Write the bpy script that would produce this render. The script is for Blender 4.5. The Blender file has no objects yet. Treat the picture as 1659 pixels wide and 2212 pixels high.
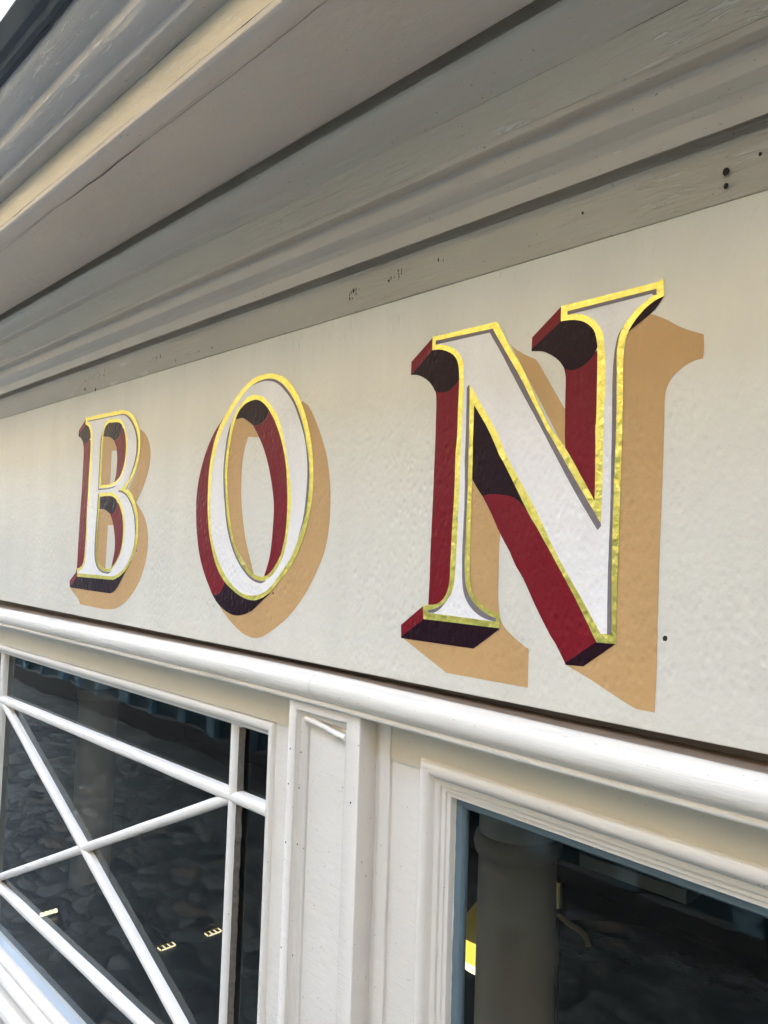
# painted shop sign under an old cornice
LETTERS = {
 'B': {
  'tan': [
   '-1423.3,226.3* -1406.2,218.1 -1391.2,205.9 -1380.5,189.8 -1376.2,170.1 -1380.4,144.4 -1393.6,119.1 -1409.8,98.0 -1426.7,80.9* -1411.6,70.2 -1391.5,54.8 -1375.6,32.2 -1369.8,13.0 -1369.2,-8.2 -1375.4,-35.0 -1392.5,-66.6 -1419.6,-94.9 -1455.4,-117.9 -1493.4,-131.8 -1523.6,-135.8 -1555.0,-137.0 -1664.1,-136.2* -1680.4,-124.1* -1725.5,-103.7* -1637.9,-91.4* -1529.1,-89.0* -1480.2,-71.8* -1439.5,-42.5* -1420.6,-20.1* -1412.4,12.6* -1418.8,50.7* -1428.8,78.2* -1463.3,108.6* -1452.5,120.5* -1432.6,136.2* -1422.0,168.7* -1423.0,207.4*',
   '-1591.6,225.7* -1565.6,223.1 -1549.1,218.0 -1535.1,209.8 -1528.2,195.3 -1523.9,191.3* -1548.7,192.2* -1548.2,153.6* -1548.3,120.7* -1594.0,120.8* -1594.4,203.8*',
   '-1592.9,70.3* -1574.4,70.3 -1557.9,66.5 -1539.9,59.9 -1529.3,47.1 -1521.0,35.9* -1549.1,37.0* -1548.7,-0.2* -1550.2,-54.3* -1570.4,-53.2* -1592.9,-36.2* -1595.9,10.9*',
  ],
  'red': [
   '-1687.0,273.1* -1721.8,251.3* -1723.0,237.3* -1700.9,241.9* -1685.2,259.2*',
   '-1697.1,224.1* -1690.2,204.8 -1689.3,186.1 -1689.0,148.9 -1689.4,105.6 -1692.2,47.0 -1693.3,-2.3 -1693.0,-39.2 -1693.4,-58.8* -1698.2,-68.2* -1729.2,-88.2* -1727.4,-101.1* -1721.6,-98.9* -1686.5,-77.9* -1685.7,-61.0* -1666.3,-50.5* -1651.9,-37.9* -1651.0,34.6* -1651.9,110.5* -1651.2,220.3* -1666.6,227.8*',
   '-1503.7,238.3* -1508.5,224.9 -1520.4,216.7 -1538.0,212.4* -1527.2,197.6 -1521.4,181.0 -1520.1,157.8 -1522.9,137.2 -1529.1,124.0* -1503.0,130.6* -1479.5,166.8* -1481.4,206.6* -1491.5,230.3*',
   '-1509.0,82.8* -1515.2,69.8 -1525.8,61.4 -1539.9,59.9* -1526.3,43.6 -1517.8,25.3 -1511.2,6.0 -1510.6,-14.4 -1515.1,-31.6 -1521.6,-50.3* -1508.4,-45.0* -1477.2,-10.4* -1472.9,28.8* -1481.0,56.9* -1497.0,77.5*',
  ],
  'dark': [
   '-1684.8,260.6* -1702.0,250.8* -1720.8,243.6* -1723.0,237.5* -1708.7,232.5 -1698.8,225.4 -1693.5,219.4* -1677.2,219.4 -1666.0,222.8 -1656.5,228.1* -1653.3,237.7* -1670.0,255.2*',
   '-1688.0,-77.2* -1723.2,-98.4* -1727.3,-102.4* -1619.4,-103.4* -1519.6,-103.4* -1504.8,-98.9 -1490.6,-90.3 -1477.1,-77.3 -1463.9,-63.3 -1448.4,-49.4 -1431.3,-33.1* -1440.0,-38.2* -1471.6,-60.3* -1505.2,-73.0*',
   '-1591.6,225.7* -1565.6,223.1 -1549.1,218.0 -1538.0,212.4* -1520.4,216.7 -1508.5,224.9 -1503.7,238.3* -1508.5,246.8* -1542.9,254.9* -1574.6,254.5* -1591.3,239.4*',
   '-1595.4,97.9* -1592.9,70.3* -1574.4,70.3 -1557.9,66.5 -1539.9,59.9* -1525.8,61.4 -1515.2,69.8 -1508.9,81.7* -1516.5,92.2* -1535.3,98.5* -1567.1,99.4*',
  ],
  'gold': [
   '-1686.5,276.1* -1598.9,275.5 -1519.2,274.2 -1503.8,273.1 -1475.7,266.3 -1452.5,254.8 -1436.5,239.8 -1425.2,222.0 -1420.3,201.7 -1420.8,179.7 -1425.7,160.1 -1437.8,139.8 -1457.6,122.9 -1473.3,110.1* -1458.1,105.1 -1439.9,93.4 -1426.2,75.4 -1420.6,67.1 -1413.7,50.7 -1410.7,28.9 -1411.0,10.4 -1417.2,-8.1 -1429.2,-28.0 -1448.5,-48.3 -1471.3,-62.5 -1490.4,-70.1 -1510.0,-75.5* -1688.1,-77.0* -1691.9,-59.4* -1674.5,-55.7 -1663.6,-49.2 -1657.7,-38.1 -1655.7,-19.9 -1654.4,4.3 -1653.9,34.6 -1655.7,83.2 -1654.2,110.6 -1654.4,153.3 -1653.2,189.9 -1654.7,220.6 -1658.0,240.6 -1665.1,251.1 -1676.3,258.3 -1686.9,260.6*',
   '-1569.0,252.2 -1553.1,252.1 -1524.1,249.9 -1508.2,244.5 -1494.2,231.7 -1485.1,212.6 -1481.4,195.3 -1482.7,172.7 -1490.3,151.6 -1503.5,135.2 -1527.9,124.8 -1548.4,121.5 -1590.0,121.4* -1591.6,191.7 -1591.0,227.4 -1584.3,244.7',
   '-1592.6,97.2* -1561.5,97.5 -1535.0,96.1 -1516.2,89.9 -1499.6,78.1 -1493.8,71.2 -1483.4,56.9 -1476.7,34.4 -1475.9,12.0 -1479.9,-8.2 -1490.3,-26.4 -1506.3,-41.5 -1520.7,-49.9 -1541.0,-54.1 -1559.7,-52.5 -1579.5,-45.1 -1591.8,-33.8 -1594.4,-12.7 -1594.5,10.9 -1594.6,34.5 -1592.0,70.0',
  ],
  'face': [
   '-1674.6,268.1* -1518.2,265.7 -1502.9,265.3 -1482.4,260.2 -1458.8,246.5 -1442.7,230.3 -1432.4,211.6 -1429.3,193.6 -1431.8,172.7 -1441.4,151.1 -1460.7,129.8 -1479.0,117.1 -1493.3,111.4 -1504.3,108.4* -1480.0,103.6 -1459.1,92.8 -1443.2,79.1 -1437.6,71.8 -1427.4,54.1 -1421.5,32.2 -1421.8,12.5 -1426.9,-6.1 -1438.8,-27.2 -1458.4,-46.5 -1481.6,-59.6 -1498.5,-65.4 -1516.0,-68.2 -1584.8,-68.7 -1684.6,-69.1* -1685.0,-66.4* -1665.2,-59.6 -1654.7,-50.1 -1649.3,-35.5 -1647.8,-1.7 -1648.1,34.6 -1648.4,83.0 -1646.1,110.3 -1644.3,164.9 -1644.6,213.7 -1647.5,237.2 -1655.2,252.6 -1668.0,262.5 -1675.8,265.7*',
   '-1569.9,260.0 -1530.2,257.9 -1509.1,252.7 -1492.4,238.4 -1480.2,217.9 -1476.2,197.2 -1477.5,171.2 -1487.1,145.7 -1505.3,128.4 -1532.3,118.0 -1558.3,115.5 -1599.4,114.9* -1599.8,168.3 -1600.0,216.2 -1594.6,239.7 -1585.3,253.2',
   '-1598.9,103.9* -1567.8,105.1 -1535.9,104.0 -1514.7,99.0 -1495.4,85.9 -1481.3,70.9 -1470.6,45.6 -1467.8,21.0 -1471.0,0.9 -1481.0,-20.5 -1498.8,-40.1 -1520.0,-55.6 -1542.8,-60.9 -1569.9,-57.6 -1590.2,-46.7 -1598.5,-30.5 -1601.1,-6.9 -1600.7,16.8 -1601.6,46.4 -1600.4,82.0',
  ],
  'grey': [
   '-1676.1,268.2* -1518.2,265.7 -1502.9,265.3 -1482.4,260.2 -1458.8,246.5 -1442.7,230.3 -1432.4,211.6 -1429.3,193.6 -1431.8,172.7 -1441.4,151.1 -1460.7,129.8* -1446.2,151.4 -1436.6,173.0 -1434.5,194.0 -1438.4,212.1 -1448.6,229.7 -1466.1,246.1 -1487.2,258.4 -1505.2,262.9 -1675.7,265.5*',
   '-1504.3,108.4* -1480.0,103.6 -1459.1,92.8 -1443.2,79.1 -1437.6,71.8 -1427.4,54.1 -1421.5,32.2 -1421.3,12.5* -1424.4,32.2 -1430.5,54.1 -1441.1,70.8 -1450.6,81.5 -1466.6,94.2 -1484.6,100.9 -1505.1,104.7*',
   '-1595.8,238.6* -1603.4,216.5 -1603.1,168.5 -1602.5,111.2* -1557.9,111.8 -1526.7,114.3 -1514.3,118.5* -1532.1,116.3 -1558.2,114.3 -1599.4,114.7* -1599.8,168.3 -1599.5,216.2',
   '-1600.7,102.8* -1602.2,79.0 -1604.3,46.4 -1605.7,16.7 -1605.4,-12.9 -1601.1,-36.4 -1589.7,-51.3 -1569.4,-61.0 -1542.5,-63.9 -1529.5,-63.0 -1516.6,-58.0* -1542.8,-61.1 -1569.9,-57.6 -1590.2,-46.7 -1598.5,-30.5 -1601.1,-6.9 -1600.7,16.8 -1601.6,46.4 -1600.4,82.0 -1597.4,102.7*',
  ],
 },
 'O': {
  'tan': [
   '-907.0,221.1* -891.2,211.6 -875.4,191.4 -857.3,161.1 -844.8,134.4 -837.3,106.0 -833.1,74.1 -834.1,32.4 -841.9,-1.7 -858.1,-31.4 -884.6,-67.3 -920.7,-101.2 -950.6,-119.7 -977.2,-133.8 -995.6,-140.0 -1014.9,-141.0 -1042.6,-135.4 -1074.6,-121.2 -1099.7,-105.9 -1112.7,-95.8* -1063.7,-93.0* -990.8,-74.1* -946.6,-44.4* -905.4,-3.2* -883.4,49.3* -877.1,81.9* -880.2,134.2* -896.1,188.3* -909.6,217.8*',
   '-1084.1,211.8* -1063.6,211.5 -1047.8,204.7 -1033.3,196.8 -1024.0,188.0 -1013.8,175.4* -1045.8,178.7* -1052.5,165.8 -1058.5,142.9 -1060.3,109.5 -1057.1,73.1 -1044.4,22.4 -1029.3,-11.6 -1013.5,-42.7* -1022.2,-40.3* -1071.1,1.9* -1090.2,44.2* -1100.4,89.0* -1105.3,134.0* -1101.5,171.1* -1090.7,204.5*',
  ],
  'red': [
   '-1104.4,233.0* -1122.8,216.8 -1149.1,194.8 -1172.4,164.2 -1189.8,126.2 -1197.3,92.1 -1197.5,60.8 -1191.1,21.5 -1178.9,-16.9 -1160.2,-48.4 -1136.4,-77.3* -1134.9,-79.0* -1123.5,-81.8 -1110.1,-78.0 -1100.0,-67.8 -1094.8,-59.9* -1093.0,-55.7* -1122.8,-22.9* -1150.8,44.6* -1154.8,75.4* -1155.0,129.1* -1141.7,174.3* -1119.6,210.4* -1099.5,232.4*',
   '-990.8,214.5* -996.1,205.2 -1005.3,199.1 -1019.6,195.5 -1033.3,196.8* -1018.5,180.4 -1002.5,159.1 -988.8,134.3 -977.4,105.8 -969.7,77.9 -967.1,57.3 -968.9,15.9 -973.7,-15.6 -985.8,-44.5* -969.6,-41.4* -948.2,-20.3* -929.7,36.4* -929.6,70.1* -936.5,124.3* -951.6,166.3* -972.3,201.4* -989.8,217.3*',
  ],
  'dark': [
   '-1136.4,-77.0* -1120.0,-91.2 -1097.2,-102.8 -1072.9,-109.6 -1052.2,-110.0 -1029.8,-105.4 -1008.4,-96.0 -987.9,-82.1 -967.2,-69.3* -972.4,-68.8* -1002.4,-79.0* -1039.4,-77.2* -1073.6,-66.3* -1094.1,-58.0* -1094.7,-60.2* -1100.0,-67.8 -1110.1,-78.0 -1123.5,-81.8 -1134.9,-78.7*',
   '-1084.0,211.0* -1063.6,211.5 -1047.8,204.7 -1033.3,196.8* -1019.6,195.5 -1005.3,199.1 -996.1,205.2 -990.8,214.5* -987.3,215.6* -1005.1,231.8* -1027.7,239.5* -1057.7,235.8* -1078.9,224.2*',
  ],
  'gold': [
   '-984.2,273.7 -953.4,263.0 -925.2,241.3 -906.3,216.0 -891.8,187.8 -881.8,160.5 -875.7,133.9 -872.5,101.2 -873.6,75.3 -879.2,48.3 -888.0,23.2 -905.0,-9.7 -929.3,-37.0 -954.8,-57.0 -970.0,-69.3 -995.1,-79.9 -1016.7,-83.1 -1041.7,-80.1 -1070.7,-70.5 -1101.1,-54.6 -1124.9,-30.5 -1141.4,-0.9 -1152.4,29.4 -1159.4,67.6 -1160.5,90.9 -1159.4,129.3 -1151.1,167.3 -1135.4,199.7 -1102.4,234.3 -1074.7,254.9 -1045.0,270.1 -1015.5,275.4',
   '-1027.6,237.3 -1004.9,228.9 -982.1,208.0 -964.2,183.9 -951.0,158.0 -941.4,131.4 -936.3,104.0 -933.4,76.9 -932.7,49.8 -935.2,20.3 -944.4,-9.4 -961.2,-30.2 -976.6,-41.7 -985.8,-44.2 -1002.5,-44.3 -1017.3,-40.0 -1043.5,-23.4 -1065.6,-0.9 -1080.7,25.1 -1091.3,58.9 -1095.2,74.0 -1101.3,111.4 -1101.0,141.2 -1097.4,170.8 -1089.0,199.9 -1077.4,221.0 -1057.6,233.6',
  ],
  'face': [
   '-990.8,266.6 -966.9,259.3 -940.7,240.6 -919.3,216.2 -902.3,186.2 -892.1,157.4 -884.0,127.9 -882.0,95.1 -883.9,75.3 -889.4,45.4 -901.3,16.6 -919.8,-14.1 -942.6,-37.5 -968.3,-60.4 -991.0,-71.3 -1014.8,-75.6 -1044.8,-73.2 -1076.8,-59.3 -1105.2,-37.1 -1126.5,-11.1 -1141.6,18.8 -1149.8,59.8 -1151.1,75.3 -1150.9,113.6 -1144.1,151.5 -1128.7,186.9 -1108.8,212.3 -1083.7,235.1 -1054.2,256.7 -1024.7,265.8',
   '-1028.2,245.6 -1003.1,237.2 -980.5,219.0 -962.9,199.0 -947.0,165.9 -935.8,131.1 -927.4,103.6 -923.9,76.7 -923.3,63.1 -927.0,29.7 -935.7,-6.5 -952.0,-31.2 -973.9,-47.1 -992.4,-51.7 -1014.3,-48.3 -1042.7,-33.3 -1064.8,-12.5 -1082.4,13.4 -1095.5,44.2 -1101.9,73.9 -1110.2,126.7 -1106.3,164.0 -1099.4,196.4 -1085.4,221.9 -1065.6,237.5 -1048.2,244.9',
  ],
  'grey': [
   '-1044.3,260.5* -1024.7,265.8 -1007.7,267.5 -990.8,266.6 -966.9,259.3 -940.7,240.6 -919.3,216.2 -902.3,186.2 -892.1,157.4 -884.0,127.9 -882.0,95.1 -883.9,75.3 -889.4,45.4 -904.3,12.6* -892.6,45.4 -888.1,75.5 -886.6,108.4 -889.0,134.8 -895.5,161.7 -909.0,190.9 -925.9,218.3 -947.4,240.1 -971.3,256.4 -995.3,263.5 -1014.7,264.5',
   '-1096.3,208.1* -1104.4,190.9 -1110.4,164.3 -1113.4,126.9 -1109.4,89.3 -1106.0,74.0 -1098.6,42.7 -1085.8,11.9 -1068.0,-14.0 -1045.9,-34.8 -1019.0,-50.6 -992.1,-55.3 -977.9,-50.0* -992.4,-51.7 -1014.3,-48.3 -1042.7,-33.3 -1064.8,-12.5 -1082.4,13.4 -1095.5,44.2 -1101.9,73.9 -1110.2,126.7 -1106.3,164.0 -1099.3,194.9',
  ],
 },
 'N': {
  'tan': [
   '-577.1,90.8* -574.5,89.3* -543.6,43.9* -533.2,25.5* -533.8,7.2 -533.9,-24.2 -533.6,-49.2 -531.0,-65.2* -529.4,-72.5* -524.1,-79.5 -513.2,-87.6 -502.5,-94.4 -490.7,-100.3* -490.7,-141.7* -607.3,-141.4* -634.7,-129.0 -680.1,-108.5* -641.5,-97.1* -571.6,-90.3* -579.4,-13.3*',
   '-524.8,240.3* -520.0,235.6* -506.0,226.2 -490.3,218.1* -484.9,211.1 -467.0,182.8 -450.3,156.7* -446.0,115.9* -454.4,121.3*',
   '-380.6,227.1* -369.3,233.9* -357.6,242.0* -350.8,239.2 -338.6,232.1 -324.4,221.9 -303.4,211.7* -303.0,200.5 -303.6,189.2* -312.6,188.1 -322.8,184.0 -330.8,177.8 -336.6,170.6 -339.8,161.8 -340.5,153.8 -340.5,131.3 -341.7,67.8 -343.4,4.7 -344.2,-58.0 -344.8,-107.8 -346.2,-143.5* -364.5,-143.3* -379.9,-137.6 -415.1,-122.0 -443.9,-111.1* -415.6,-97.6* -388.0,-81.3* -388.4,-61.9* -386.1,42.9* -386.3,135.8* -385.4,135.7* -385.9,195.4*',
  ],
  'red': [
   '-645.4,270.1* -681.6,244.8* -681.6,227.9* -645.4,253.2*',
   '-639.7,204.6* -636.8,195.0 -636.1,176.3 -636.0,148.6 -636.4,114.1 -637.4,53.0 -638.5,11.9 -638.7,-29.0 -639.5,-63.3* -631.9,-62.8* -621.1,-60.4* -610.8,-49.0* -603.7,-27.4* -602.2,25.8* -598.4,127.3* -596.3,198.9* -598.3,221.8*',
   '-647.7,-64.7* -685.2,-91.6* -684.4,-107.6* -646.4,-81.9*',
   '-458.4,270.6* -495.4,243.5* -495.9,228.2* -457.5,252.9*',
   '-453.7,203.2* -451.2,192.6 -451.2,179.8 -450.8,142.0 -450.7,129.3 -450.1,116.8* -451.7,114.5* -415.1,56.8* -409.1,58.0* -409.2,138.0* -407.9,137.9* -409.5,216.3*',
   '-559.7,68.3* -547.0,49.0 -533.6,26.1 -519.8,6.0* -518.2,3.8* -510.2,-10.8 -500.1,-23.8 -487.9,-44.9 -478.8,-59.8 -467.4,-77.2 -454.7,-93.9 -444.7,-109.9* -443.4,-110.9* -408.4,-83.8* -407.0,-82.0* -427.4,-47.8* -477.7,29.6* -482.8,33.6* -499.6,60.7* -528.8,74.6* -552.6,72.9*',
  ],
  'dark': [
   '-645.4,254.1* -677.7,230.2* -681.6,227.9* -670.4,226.3 -659.2,221.4 -648.8,214.2 -642.3,206.8 -638.9,201.3* -632.1,199.0 -619.9,197.9 -610.5,201.7 -603.6,207.1 -599.7,211.1* -598.1,217.2* -598.5,226.3* -607.2,240.4* -621.9,250.6* -634.2,254.1*',
   '-646.8,-81.3* -684.5,-106.6* -683.4,-108.2* -566.9,-108.3* -530.9,-82.8* -531.0,-80.1*',
   '-458.6,254.0* -495.9,229.8* -495.4,227.7* -480.5,225.0 -469.7,219.3 -459.0,210.4 -452.9,201.8* -446.3,198.9 -439.8,198.6 -429.9,201.5 -421.7,207.1 -416.3,213.7 -413.4,219.4* -411.7,221.6* -413.3,234.3* -425.3,247.2* -441.1,253.8* -452.7,255.2*',
   '-342.3,256.6* -350.9,245.7 -359.4,239.7 -369.3,233.9 -379.4,227.8* -380.7,229.5* -373.2,241.3* -360.8,251.9*',
   '-575.4,176.9* -577.2,143.4* -578.0,117.8* -576.6,90.7* -571.8,83.3 -565.7,75.3 -559.7,68.3* -549.3,70.2 -534.9,69.4 -519.3,66.8 -508.6,61.5 -500.9,54.5 -492.5,44.6* -490.3,45.8* -529.9,108.2* -529.6,107.5* -573.3,176.5*',
   '-408.4,-83.2* -444.7,-109.5* -443.9,-111.1* -423.2,-110.2* -388.0,-83.9* -388.0,-81.6*',
  ],
  'gold': [
   '-645.4,270.6* -545.2,270.7* -542.4,267.3* -522.0,232.6 -508.2,212.6 -471.4,144.0 -449.3,115.8 -413.6,59.5* -413.5,90.7 -414.1,138.5 -413.6,138.4 -413.7,219.5 -416.4,233.0 -421.0,240.8 -428.8,247.3 -438.2,251.4 -448.3,253.6 -458.6,254.1* -458.4,270.8* -349.5,271.9 -342.8,273.6* -342.3,256.4* -352.2,253.6 -362.6,247.5 -371.9,238.6 -378.1,230.2 -381.2,223.6 -383.6,211.9 -384.1,183.0 -383.9,135.5 -385.1,69.3 -386.0,3.5 -386.9,-29.2 -387.0,-83.6* -408.4,-84.2* -432.1,-44.7 -465.4,5.6 -482.8,31.0 -493.3,45.2 -512.0,75.9 -536.3,115.0 -532.7,107.7 -554.2,146.5 -575.6,176.8* -575.6,160.9 -575.8,134.4 -575.5,110.4 -575.5,78.2 -575.7,25.9 -575.5,-13.1 -574.2,-29.9 -570.8,-42.6 -563.0,-52.4 -551.5,-59.2 -540.2,-63.4 -529.6,-66.3* -530.2,-81.5* -646.8,-81.0* -648.1,-64.3* -639.2,-63.3 -624.7,-60.6 -615.9,-54.7 -609.2,-44.9 -606.2,-31.5 -605.4,-7.5 -604.2,32.4 -602.5,72.5 -602.2,119.5 -600.6,141.0 -600.2,176.9 -599.6,208.4 -600.9,224.0 -603.4,233.4 -610.8,242.8 -621.9,249.3 -634.2,253.0 -645.4,253.9*',
  ],
  'face': [
   '-639.6,264.9* -550.4,263.6* -535.8,240.5 -507.8,197.0 -477.3,144.6 -461.6,120.3 -434.9,79.3 -405.7,35.8* -404.9,70.0 -404.7,137.5 -404.0,189.5 -405.8,220.6 -407.8,232.1 -414.2,243.2 -425.5,252.9 -436.9,258.0 -449.9,259.8* -450.0,263.6* -350.0,265.1* -349.9,260.2* -358.4,257.3 -369.6,250.1 -379.6,241.4 -385.9,232.9 -389.7,223.9 -391.7,208.4 -391.1,171.9 -390.9,136.2 -392.3,66.9 -393.0,3.4 -392.0,-74.2* -403.7,-75.1* -427.5,-39.7 -457.1,3.0 -483.3,48.2 -506.2,83.1 -526.9,114.3 -540.0,140.1 -566.2,178.3 -582.7,202.1* -582.8,174.9 -582.3,143.8 -582.0,110.8 -582.1,65.3 -583.4,6.2 -582.8,-19.9 -580.2,-36.7 -574.8,-48.0 -566.2,-56.5 -556.2,-63.4 -544.8,-68.2 -535.2,-70.5* -535.9,-74.6* -633.3,-72.7* -640.3,-72.6* -639.8,-69.9* -628.0,-66.9 -615.7,-60.7 -605.5,-51.3 -599.8,-40.4 -597.6,-27.1 -596.6,-7.3 -595.5,32.4 -594.4,72.3 -594.0,118.9 -592.9,162.6 -592.3,193.9 -593.2,225.5 -595.9,235.9 -603.8,245.3 -616.0,253.8 -627.0,257.5 -639.4,260.0*',
  ],
  'grey': [
   '-639.6,264.9* -550.4,263.6* -535.8,240.5 -507.8,197.0 -477.3,144.6 -461.6,120.3 -434.9,79.3 -405.7,35.8* -405.6,33.1* -409.5,29.1* -436.2,68.3 -463.1,111.8 -483.3,145.2 -507.4,183.6 -520.1,204.2 -535.4,229.7 -554.6,259.5* -632.0,259.8* -639.4,260.0*',
   '-450.0,263.6* -350.0,265.1* -349.9,259.2* -353.5,259.6* -354.8,261.3* -445.5,259.3* -449.9,259.4*',
   '-386.6,233.0* -389.7,223.9 -391.7,208.4 -391.1,171.9 -390.9,136.2 -392.3,66.9 -393.0,3.4 -392.0,-74.6* -396.8,-75.1* -396.9,-16.6 -395.6,49.7 -395.4,136.6 -395.5,184.7 -394.3,206.4 -391.0,224.1',
   '-583.2,202.6* -582.8,174.9 -582.3,143.8 -582.0,110.8 -582.1,65.3 -583.4,6.2 -582.8,-19.9 -580.2,-36.7 -574.8,-48.0 -566.2,-56.5 -556.2,-63.4 -544.8,-68.2 -535.2,-70.5* -535.9,-74.6* -546.2,-73.3 -560.9,-68.9 -572.7,-60.8 -581.4,-49.8 -585.3,-35.7 -587.0,-13.5 -587.2,6.1 -585.9,65.4 -587.4,118.5 -587.1,111.1 -586.7,162.0 -587.1,198.6*',
   '-639.8,-69.9* -628.0,-66.9 -615.7,-60.7 -607.1,-53.8* -620.8,-67.7 -630.6,-72.1 -639.7,-72.3*',
  ],
 },
}
EXPO = 4.78
import bpy, bmesh, math, random
from mathutils import Vector, Matrix, noise
from mathutils.geometry import tessellate_polygon

random.seed(7)
C = bpy.context.scene.collection
S, H = 0.7, 2.15            # metres per unit; eye height of the phone above the street
# plan: x runs along the shopfront, y = 0 is the painted face of the sign, +y is indoors, z is up.
def W(x, y, z):             # survey units (x along, y from the lens plane, z from eye level) -> metres
    return Vector((x * S, (y - 1.0) * S, H + z * S))

# ------------------------------------------------------------------ helpers
def mesh_obj(name, verts, faces, mat, parent=None, smooth=False, angle=35):
    me = bpy.data.meshes.new(name)
    me.from_pydata([tuple(v) for v in verts], [], faces)
    bm = bmesh.new(); bm.from_mesh(me)
    bmesh.ops.recalc_face_normals(bm, faces=bm.faces)
    bm.to_mesh(me); bm.free()
    if smooth:
        for p in me.polygons: p.use_smooth = True
        me.set_sharp_from_angle(angle=math.radians(angle))
    me.materials.append(mat)
    o = bpy.data.objects.new(name, me); C.objects.link(o)
    if parent is not None:
        o.parent = parent
        inv = Matrix.Translation(world_loc(parent)).inverted()
        me.transform(inv)
    return o
def world_loc(o):
    v = Vector(o.location)
    p = o.parent
    while p is not None:
        v += Vector(p.location); p = p.parent
    return v
def tag(o, label, cat, group=None, kind=None):
    if label: o['label'] = label
    if cat: o['category'] = cat
    if group: o['group'] = group
    if kind: o['kind'] = kind
    return o
def thing(name, label, cat, loc, group=None):
    o = bpy.data.objects.new(name, None); C.objects.link(o)
    o.location = loc; o.empty_display_size = 0.1
    return tag(o, label, cat, group)
def box(x0, x1, y0, y1, z0, z1):
    v = [(x, y, z) for x in (x0, x1) for y in (y0, y1) for z in (z0, z1)]
    f = [(0,1,3,2),(4,6,7,5),(0,4,5,1),(2,3,7,6),(0,2,6,4),(1,5,7,3)]
    return v, f
def merge(parts):
    V, F = [], []
    for v, f in parts:
        n = len(V); V += [tuple(a) for a in v]; F += [tuple(i + n for i in q) for q in f]
    return V, F
def fillet(pts, r, seg=3):
    out = [pts[0]]
    for a, b, c in zip(pts, pts[1:], pts[2:]):
        A, B, D = Vector(a), Vector(b), Vector(c)
        u, w = A - B, D - B
        if u.length < 1e-9 or w.length < 1e-9 or u.angle(w) > math.radians(165):
            out.append(b); continue
        d = min(r, u.length * .45, w.length * .45)
        p, q = B + u.normalized() * d, B + w.normalized() * d
        for i in range(seg + 1):
            t = i / seg
            out.append(tuple((p * (1 - t) + B * t) * (1 - t) + (B * (1 - t) + q * t) * t))
    out.append(pts[-1])
    return out
def dz(x, k=1.0):           # bends the lower parts to follow the lens's pincushion bowing
    return -k * (.013 * max(0, -1.4 - x) + .017 * max(0, x + 1.1))
def run(name, prof, mat, parent, x0=-11.0, x1=4.0, r=.0025, bow=0.0, wob=.0008, fine=.025, thick=False, angle=40, seed=0, chip=.0):
    """a moulding: the (y, z) profile carried along the front, hand-planed and a bit wavy"""
    p = fillet(prof, r) if r else prof
    xs = [x0]
    while xs[-1] < x1 - 1e-6:
        x = xs[-1]; xs.append(min(x1, x + (fine if -4.6 < x < .9 else .25)))
    n = len(xs) - 1; V, F = [], []
    for x in xs:
        for j, (y, z) in enumerate(p):
            a = noise.noise(Vector((x * 1.7, y * 9 + seed, z * 9))) + .6 * noise.noise(Vector((x * 6.1, y * 14 + seed, z * 14)))
            b = noise.noise(Vector((x * 1.9 + 40, y * 9 + seed, z * 9))) + .6 * noise.noise(Vector((x * 6.7 + 9, y * 14 + seed, z * 14)))
            c = max(0, noise.noise(Vector((x * 27, y * 55 + seed, z * 55))) - .30) * chip
            d = max(0, noise.noise(Vector((x * 9 + 70, y * 35 + seed, z * 35))) - .25) * chip
            V.append(W(x, y + a * wob + c, z + b * wob + c * .7 - d * .6 + (dz(x, bow) if bow else 0)))
    m = len(p)
    for i in range(n):
        for j in range(m - 1):
            F.append((i*m+j, i*m+j+1, (i+1)*m+j+1, (i+1)*m+j))
    if thick:
        F.append(tuple(range(m))); F.append(tuple(n*m + j for j in range(m)))
        for i in range(n):
            F.append((i*m+m-1, i*m, (i+1)*m, (i+1)*m+m-1))
    return mesh_obj(name, V, F, mat, parent, True, angle)
def ring(name, rect, prof, mat, parent, tilt=None, wob=.0006):
    """mitred frame round a rectangle (x0, x1, z0, z1); profile = (outward offset, y)"""
    x0, x1, z0, z1 = rect; V, F = [], []
    per = []
    K = 14
    for o, y in prof:
        cs = [(x0-o, z0-o), (x1+o, z0-o), (x1+o, z1+o), (x0-o, z1+o)]
        loop = []
        for a in range(4):
            c, d = cs[a], cs[(a+1) % 4]
            for k in range(K):
                t = k / K; x = c[0]*(1-t)+d[0]*t; z = c[1]*(1-t)+d[1]*t
                e = noise.noise(Vector((x*4.3, y*11, z*4.3+3))) * wob
                zz = z + (dz(x, tilt) if tilt else 0)
                loop.append(W(x + e, y + e, zz + e))
        per.append(loop)
    m = len(per[0])
    for l in per: V += l
    for a in range(len(per) - 1):
        for k in range(m):
            F.append((a*m+k, a*m+(k+1) % m, (a+1)*m+(k+1) % m, (a+1)*m+k))
    return mesh_obj(name, V, F, mat, parent, True, 40)
def lathe(prof, c, n=40):   # profile (radius, z) in metres about a vertical axis through c
    V, F = [], []
    for r, z in prof:
        for k in range(n):
            a = 2*math.pi*k/n
            V.append((c[0]+r*math.cos(a), c[1]+r*math.sin(a), c[2]+z))
    for i in range(len(prof)-1):
        for k in range(n):
            F.append((i*n+k, i*n+(k+1) % n, (i+1)*n+(k+1) % n, (i+1)*n+k))
    F.append(tuple(range(n))); F.append(tuple((len(prof)-1)*n+k for k in range(n)))
    return V, F
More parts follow.
